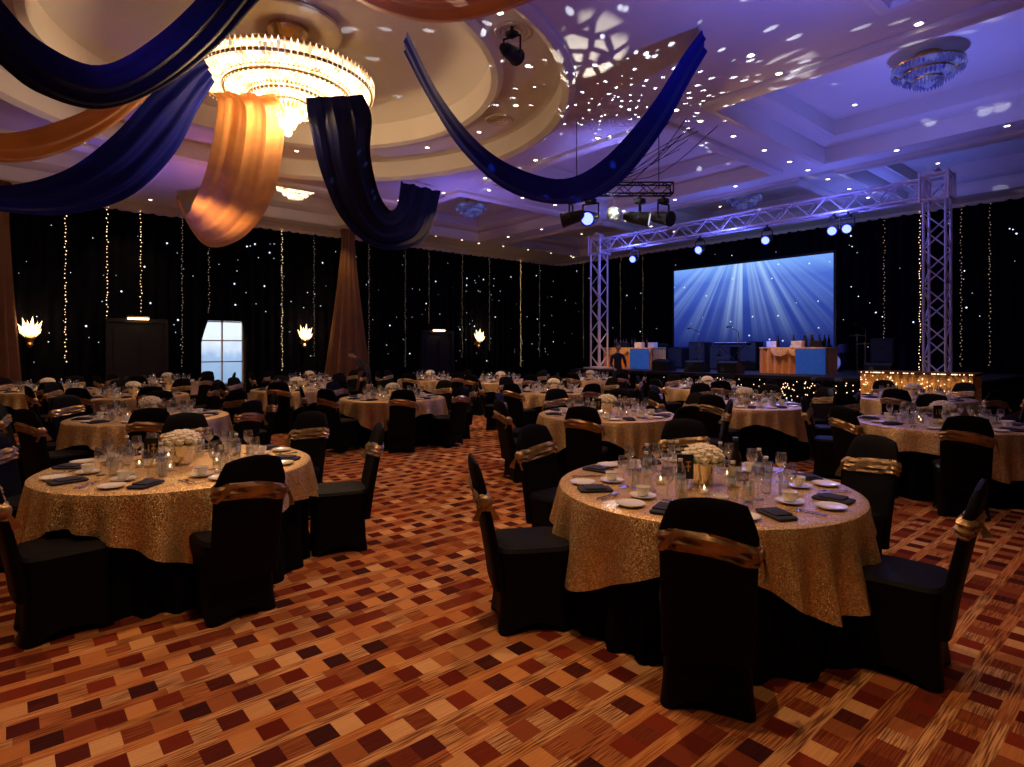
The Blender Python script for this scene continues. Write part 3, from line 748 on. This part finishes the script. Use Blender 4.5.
def B_cup(b=None,o=(0,0,0)):
    b=b or MB(); x,y,z=o
    b.lathe([(.03,0),(.045,.003),(.075,.014),(.077,.017),(.04,.008)],o,'white',n=20)
    b.lathe([(.02,.010),(.026,.014),(.038,.04),(.042,.065),(.039,.065),(.034,.04),(.02,.018)],o,'white',n=18)
    b.tube((x+.040,y,z+.052),(x+.062,y,z+.045),.004,'white',6); b.tube((x+.062,y,z+.045),(x+.037,y,z+.025),.004,'white',6)
    return b
def B_wine(b=None,o=(0,0,0)):
    b=b or MB(); b.lathe([(.034,0),(.034,.003),(.006,.008),(.004,.08),(.01,.09),(.032,.115),(.038,.145),(.031,.19),(.030,.19),(.036,.145),(.03,.118),(.004,.096)],o,'glass',n=16,cap1=False); return b
def B_tumbler(b=None,o=(0,0,0)):
    b=b or MB(); b.lathe([(.028,0),(.033,.12),(.031,.12),(.026,.008)],o,'glass',n=14); return b
def B_bottle(b=None,o=(0,0,0)):
    b=b or MB(); b.lathe([(.028,0),(.031,.01),(.031,.07),(.029,.075),(.031,.08),(.031,.15),(.024,.175),(.012,.195),(.012,.205)],o,'glass',n=14)
    b.lathe([(.0315,.09),(.0315,.125)],o,'label',n=14,cap0=False,cap1=False); b.lathe([(.014,.203),(.014,.218),(.002,.22)],o,'white',n=12); return b
def B_napkin(b=None,o=(0,0,0),rz=0):
    b=b or MB(); b.box((o[0],o[1],o[2]+.009),(.20,.11,.018),'navyn',rz,.006); b.box((o[0],o[1],o[2]+.023),(.13,.10,.010),'navyn',rz,.004); return b
def B_plate(b=None,o=(0,0,0)):
    b=b or MB(); b.lathe([(.05,0),(.06,.004),(.078,.014),(.08,.017),(.05,.008)],o,'white',n=24); return b
def B_fork(b=None,o=(0,0,0),rz=0):
    b=b or MB(); c,s=math.cos(rz),math.sin(rz)
    for k in (0,1):
        f=lambda x,y,z:(o[0]+x*c-y*s,o[1]+x*s+y*c,o[2]+z)
        yy=k*.03
        b.tube(f(-.09,yy,.006),f(.04,yy,.006),.004,'steel',5,.003)
        if k: b.add([f(.04,yy-.006,.005),f(.115,yy-.008,.004),f(.115,yy+.004,.004),f(.04,yy+.006,.005),f(.04,yy-.006,.009),f(.115,yy-.008,.007),f(.115,yy+.004,.007),f(.04,yy+.006,.009)],[(3,2,1,0),(4,5,6,7),(0,1,5,4),(2,3,7,6),(1,2,6,5)],'steel')
        else:
            for q in (-.009,-.003,.003,.009): b.tube(f(.055,yy+q,.006),f(.10,yy+q,.009),.0016,'steel',4)
            b.tube(f(.04,yy,.006),f(.06,yy,.006),.008,'steel',6)
    return b
def B_tealight(b=None,o=(0,0,0)):
    b=b or MB(); b.lathe([(.026,0),(.032,.055),(.03,.055),(.024,.006)],o,'glass',n=14); b.lathe([(.019,.006),(.019,.025)],o,'paper',n=12); b.octa((o[0],o[1],o[2]+.038),.006,'flame',.013); return b
def B_flowers(b=None,o=(0,0,0)):
    b=b or MB(); x,y,z=o
    b.lathe([(.055,0),(.06,.005),(.075,.13),(.082,.15),(.076,.15),(.068,.12)],o,'steel',n=24)
    for i in range(10):
        a=2*pi*i/10; b.octa((x+.10*math.cos(a),y+.10*math.sin(a),z+.15),.045,'leaf',.012)
    for i in range(34):
        ph=math.acos(1-.98*(i+.5)/34); a=i*2.39996
        px,py,pz=x+.105*math.sin(ph)*math.cos(a),y+.105*math.sin(ph)*math.sin(a),z+.155+.075*math.cos(ph)
        b.sphere((px,py,pz),.029,'petal',9,6)
        for q in range(5):
            t=q*1.257+i; b.octa((px+.022*math.cos(t),py+.022*math.sin(t),pz+.018),.014,'petal',.009)
    return b
def B_card(b=None,o=(0,0,0),rz=.4):
    b=b or MB(); b.lathe([(.045,0),(.045,.006),(.006,.012),(.004,.06)],o,'brass',n=18); b.box((o[0],o[1],o[2]+.135),(.10,.006,.15),'black',rz)
    c,s=math.cos(rz),math.sin(rz); 
    for dx,dz,w,h in ((-.018,.135,.008,.06),(.018,.135,.008,.06),(.018,.165,.03,.008),(.018,.137,.03,.008)):
        b.box((o[0]+dx*c+.004*s,o[1]+dx*s-.004*c,o[2]+dz),(w,.003,h),'brass',rz)
    return b
def B_winebottle(b=None,o=(0,0,0)):
    b=b or MB(); b.lathe([(.034,0),(.037,.01),(.037,.17),(.030,.20),(.015,.235),(.014,.29),(.016,.292),(.016,.305)],o,'wine',n=16); b.lathe([(.0375,.05),(.0375,.13)],o,'paper',n=16,cap0=False,cap1=False); return b
TT=.762
ITEM=dict(cup_and_saucer=B_cup().mesh('cup_and_saucer'),wine_glass=B_wine().mesh('wine_glass'),water_tumbler=B_tumbler().mesh('water_tumbler'),water_bottle=B_bottle().mesh('water_bottle'),
 folded_napkin=B_napkin().mesh('folded_napkin'),side_plate=B_plate().mesh('side_plate'),cutlery_pair=B_fork().mesh('cutlery_pair'),tealight_holder=B_tealight().mesh('tealight_holder'),
 flower_centerpiece=B_flowers().mesh('flower_centerpiece'),table_number_stand=B_card().mesh('table_number_stand'),wine_bottle=B_winebottle().mesh('wine_bottle'))
def far_set(seed):
    r=random.Random(seed); b=MB()
    for i in range(9):
        a=2*pi*i/9+r.uniform(-.05,.05)
        P=lambda rad,da: (rad*math.cos(a+da),rad*math.sin(a+da),0)
        B_plate(b,P(.72,.0)); B_napkin(b,P(.70,.22),a); B_cup(b,P(.56,-.12)); B_wine(b,P(.50,.12)); B_tumbler(b,P(.44,-.05))
        B_bottle(b,P(.38,.2)) if i%2 else B_wine(b,P(.38,.25))
        B_fork(b,P(.72,-.2),a+pi)
    for i in range(5): a=i*1.2566; B_tealight(b,(.24*math.cos(a),.24*math.sin(a),0))
    B_card(b,(-.2,-.1,0))
    return b.mesh('place_setting_group')
FS=[far_set(2),far_set(8)]
CAMX=[(1.21,3.74),(-2.46,4.4),(5.0,6.85),(1.26,7.8),(3.63,9.2),(-2.1,10.4),(-4.6,7.5),(-7.0,10.9),(-4.6,12.6),(-5.5,16.0),(-2.3,16.6),(-8.7,14.9),
      (.85,12.0),(7.0,10.3),(4.3,13.0),(-.3,15.6),(-9.6,12.2),(2.2,16.6),(8.6,7.2)]
people=[(3.3,18.4),(-4.4,18.0)]
hand={0:[(-107,1.0,0),(-170,1.14,0),(-42,1.06,0),(20,1.18,0),(78,1.22,0),(133,1.2,0)],
      1:[(-45,1.02,0),(23,1.14,0),(-100,.98,-34),(178,1.2,0),(118,1.2,0),(72,1.22,0)]}
placed=[]
for ti,(l,d) in enumerate(CAMX):
    c=W(l,d,0); inst(TM[ti%3],'banquet_table',c,(.35,1.3,.9)[ti%3] if ti else .35)
    if ti in (0,1,2,3):
        n=8; rd=random.Random(ti+20); base=rd.uniform(0,1)
        def put(nm,rad,a,rz=0.0,z=TT):
            inst(ITEM[nm],nm,(c.x+rad*math.cos(a),c.y+rad*math.sin(a),z),rz)
        for i in range(n):
            a=base+2*pi*i/n+rd.uniform(-.04,.04)
            put('side_plate',.76,a-.08); put('folded_napkin',.73,a+.17,a+rd.uniform(-.2,.2))
            put('cup_and_saucer',.57,a-.18,rd.uniform(0,6)); put('wine_glass',.52,a+.06); put('water_tumbler',.47,a-.02 +.22)
            put('cutlery_pair',.74,a-.32,a+pi); 
            put('water_bottle',.38,a+.1) if i%2 or ti==0 else put('wine_glass',.40,a+.12)
            if i%2==0: put('wine_glass',.43,a+.42)
        for i in range(5): put('tealight_holder',.27,base+.3+i*1.2566)
        inst(ITEM['flower_centerpiece'],'flower_centerpiece',(c.x,c.y,TT),0)
        p=W(l-.15,d-.13,TT); inst(ITEM['table_number_stand'],'table_number_stand',p,-TH-.4)
        if ti==0:
            p=W(l+.18,d-.07,TT); inst(ITEM['wine_bottle'],'wine_bottle',p,0)
    else:
        inst(FS[ti%2],'place_setting_group',(c.x,c.y,TT),ti*.7); inst(ITEM['flower_centerpiece'],'flower_centerpiece',(c.x,c.y,TT),ti)
    if ti in hand: lst=hand[ti]
    else:
        rd=random.Random(ti*3+1); a0=rd.uniform(0,45); nn=8 if ti<8 else 7
        lst=[(a0+i*360/nn+rd.uniform(-4,4),1.16+rd.uniform(-.03,.07),rd.uniform(-8,8)) for i in range(nn)]
    for a,rad,tw in lst:
        a=math.radians(a); q=(l+rad*math.cos(a),d+rad*math.sin(a)); w=W(*q)
        if ti not in hand:
            if w.x>14.0 or w.y>21.2 or (w.x>13.4 and w.y<5.5): continue
            if any(math.hypot(q[0]-x,q[1]-y)<1.18 for j,(x,y) in enumerate(CAMX) if j!=ti): continue
            if any(math.hypot(q[0]-x,q[1]-y)<.56 for x,y in placed+people): continue
        placed.append(q); f=c-w
        inst(CH,'banquet_chair',w,math.atan2(f.y,f.x)-pi/2+math.radians(tw))

# ---------------- people ----------------
def human(name,loc,rz,bend=0.0,shirt='shirt',sh=1.0):
    def rot(p):
        x,y,z=p
        if z<=.96: return Vector(p)
        dz=z-.95; return Vector((x,y*math.cos(bend)+dz*math.sin(bend),.95+dz*math.cos(bend)-y*math.sin(bend)))
    J=[];E=[];Rr=[]
    def j(p,r,par=None,raw=False):
        J.append(Vector(p) if raw else rot(p)); Rr.append(r)
        if par is not None: E.append((par,len(J)-1))
        return len(J)-1
    pel=j((0,0,.95),.125); sp=j((0,0,1.13),.115,pel); che=j((0,0,1.33),.135,sp); nk=j((0,0,1.46),.058,che); hd=j((0,.015,1.56),.052,nk)
    wr=[]
    for s in (-1,1):
        shd=j((s*.17,0,1.41),.062,che); el=j((s*.24,.03,1.14),.042,shd); 
        wp=rot((s*.2,.20,1.02)); 
        if bend>0: wp=Vector((s*.18,.42,.86))
        w=j(wp,.027,el,True); wr.append((s,wp))
        hp=j((s*.095,0,.88),.09,pel,True); kn=j((s*.12,.03,.49),.058,hp,True); an=j((s*.125,-.02,.09),.036,kn,True); j((s*.14,.13,.04),.034,an,True)
    me=bpy.data.meshes.new(name); me.from_pydata([tuple(p) for p in J],E,[])
    o=bpy.data.objects.new('tmpbody',me); sc.collection.objects.link(o)
    md=o.modifiers.new('s','SKIN'); sv=me.skin_vertices[0].data
    for i,r in enumerate(Rr): sv[i].radius=(r,r*(.72 if i in (0,1,2) else 1)); sv[i].use_root=(i==0)
    ms=o.modifiers.new('u','SUBSURF'); ms.levels=2; ms.render_levels=2
    dg=bpy.context.evaluated_depsgraph_get(); dg.update(); bm=bpy.data.meshes.new_from_object(o.evaluated_get(dg)); bpy.data.objects.remove(o)
    b=MB(); V=[v.co.copy() for v in bm.vertices]
    groups={'shirt':[], 'pants':[], 'skin':[], 'shoe':[]}
    for p in bm.polygons:
        c=p.center
        if (c-rot((0,.015,1.55))).length<.085: k='skin'
        elif any((c-w).length<.055 for s,w in wr): k='skin'
        elif c.z<.09: k='shoe'
        elif c.z<.92 and not (bend>0 and c.y>.22): k='pants'
        else: k='shirt'
        groups[k].append(tuple(p.vertices))
    km={'shirt':shirt,'pants':'shirt','skin':'skin','shoe':'black'}
    for k,fs in groups.items():
        if fs: b.add(V,fs,km[k])
    for s,w in wr:
        fw=Vector((0,.85,-.5)).normalized(); sd=Vector((s,0,0)); pc=w+fw*.05
        b.sphere(pc,(.038,.045,.026),'skin',10,8)
        for q,ln in enumerate((.065,.075,.07,.055)):
            r0=pc+fw*.03+sd*(-.027+.018*q); r1=r0+fw*ln*.5; r2=r1+(fw+Vector((0,0,-.8))).normalized()*ln*.5
            b.tube(r0,r1,.0085,'skin',6,.008); b.tube(r1,r2,.008,'skin',6,.006)
        r0=pc-sd*.03; r1=r0-sd*.03+fw*.03; b.tube(r0,r1,.010,'skin',6,.008); b.tube(r1,r1+fw*.025,.008,'skin',6,.006)
    hc=rot((0,.03,1.655)); H=MB()
    H.sphere((0,0,0),(.075,.092,.115),'skin',20,14)
    H.add([(0,.088,.02),(-.014,.088,-.03),(.014,.088,-.03),(0,.115,-.022)],[(0,1,3),(0,3,2),(1,2,3)],'skin')
    for s in (-1,1):
        H.sphere((s*.03,.080,.008),(.013,.010,.008),'white',8,6); H.sphere((s*.03,.088,.008),.005,'hair',6,4)
        H.sphere((s*.076,0,-.005),(.010,.02,.03),'skin',8,6); H.box((s*.03,.087,.028),(.03,.008,.005),'hair')
    H.box((0,.083,-.055),(.04,.012,.008),'wood')
    rings=[]
    for t in range(7):
        ph=t/6*1.75; r_=[]
        for i in range(20):
            a=2*pi*i/20; pp=min(ph,1.15) if math.sin(a)>.2 else ph
            r_.append((.081*math.sin(pp)*math.cos(a)+.001,.098*math.sin(pp)*math.sin(a)-.004,.122*math.cos(pp)+.004))
        rings.append(r_)
    H.loft(rings,'hair')
    ca,sa=math.cos(bend*.6),math.sin(bend*.6)
    for k in range(len(H.v)):
        x,y,z=H.v[k]; H.v[k]=(hc.x+x,hc.y+y*ca+z*sa,hc.z+z*ca-y*sa)
    for k,mk in enumerate(H.mats): b.add(H.v,[f for f,m_ in zip(H.f,H.m) if m_==k],mk)
    return b.obj(name,loc,rz)
w=W(3.3,18.4); human('man_standing',w,TH+.3+1.6)
w=W(-4.4,18.0); human('waiter_bending',w,pi/2-TH,.75,'shirt')

# ---------------- lights ----------------
WARM=(1,.58,.28)
point('chandelier_glow',(CX,CY,7.15),(1,.66,.30),200,.3)
point('chandelier_glow',(CX,CY,5.40),(1,.66,.36),280,.25)
for i,(x,y,e) in enumerate(((1.2,1.8,400),(3.7,4.2,430),(6.5,1.2,120),(-1.,5.5,400),(8.8,6.0,380),(4,16.2,300),(9.6,13.4,300),(9.6,9,320),(-1.5,15.5,300),(12.6,6.6,300),(13.4,13.5,200),(9.5,20.8,150),(3,21.3,150),(1.0,-1.2,220))):
    spot('downlight_spot',(x,y,HC-.06),(x,y,0),WARM,e,98,.9,.08)
def wash(l,d,z,al,ad,az,col,e,ang=110): spot('ceiling_wash_spot',W(l,d,z),W(al,ad,az),col,e,ang,.9,.1)
VI=(.13,.15,1)
wash(3.5,6.0,3.6,3.5,6.5,6.2,VI,340,130)
wash(-3.5,5.0,3.6,-3.5,5.5,6.2,(.22,.17,1),230,130)
wash(7.5,10.5,3.6,7.5,11,6.2,(.14,.17,1),400,120)
wash(2.2,12.5,4.7,2.6,14,6.2,(.16,.17,1),150,150)
wash(-1.5,17,4.,-1.5,17.5,6.2,(.20,.15,1),170,150)
wash(-9,14.5,3.4,-9,14.6,6.2,(.22,.15,1),160,140)
wash(10.5,16.5,3.9,10.5,16.6,6.2,(.13,.17,1),240,140)
spot('ceiling_wash_spot',W(3.3,13,4.3),W(6.5,8.5,6.5),(1,.55,.25),120,60,.8,.1)
def gobo_nodes(l,scale,thr,mode,strength,soft=.03):
    l.use_nodes=True; nt=l.node_tree; em=[n for n in nt.nodes if n.type=='EMISSION'][0]
    g=N(nt,'ShaderNodeNewGeometry'); vo=N(nt,'ShaderNodeTexVoronoi'); vo.inputs['Scale'].default_value=scale
    if mode=='edge': vo.feature='DISTANCE_TO_EDGE'
    L(nt,g.outputs['Incoming'],vo.inputs['Vector'])
    df=math_(nt,'SUBTRACT',vo.outputs['Distance'],thr) if mode=='edge' else math_(nt,'SUBTRACT',thr,vo.outputs['Distance'])
    v=math_(nt,'MINIMUM',math_(nt,'MAXIMUM',math_(nt,'DIVIDE',df,soft),0),1)
    L(nt,math_(nt,'MULTIPLY',v,strength),em.inputs['Strength'])
o=point('mirror_ball_sparkle',W(2.05,11.7,4.35),(.75,.82,1),1300,.01); gobo_nodes(o.data,13,.20,'dot',1.0,.05)
o=spot('gobo_spot',W(1.2,11.6,4.1),W(1.12,9.3,6.25),(1,.93,.80),520,25,.3,.01); gobo_nodes(o.data,10,.10,'edge',1.0,.10)
o=spot('gobo_spot',W(3.0,11.6,4.4),W(4.6,9.6,6.4),(.9,.9,1),350,18,.3,.01); gobo_nodes(o.data,8,.16,'edge',1.0,.12)
w_=bpy.data.worlds.new('world'); sc.world=w_; w_.use_nodes=True
bg=w_.node_tree.nodes['Background']; bg.inputs[0].default_value=(.04,.04,.09,1); bg.inputs[1].default_value=.2
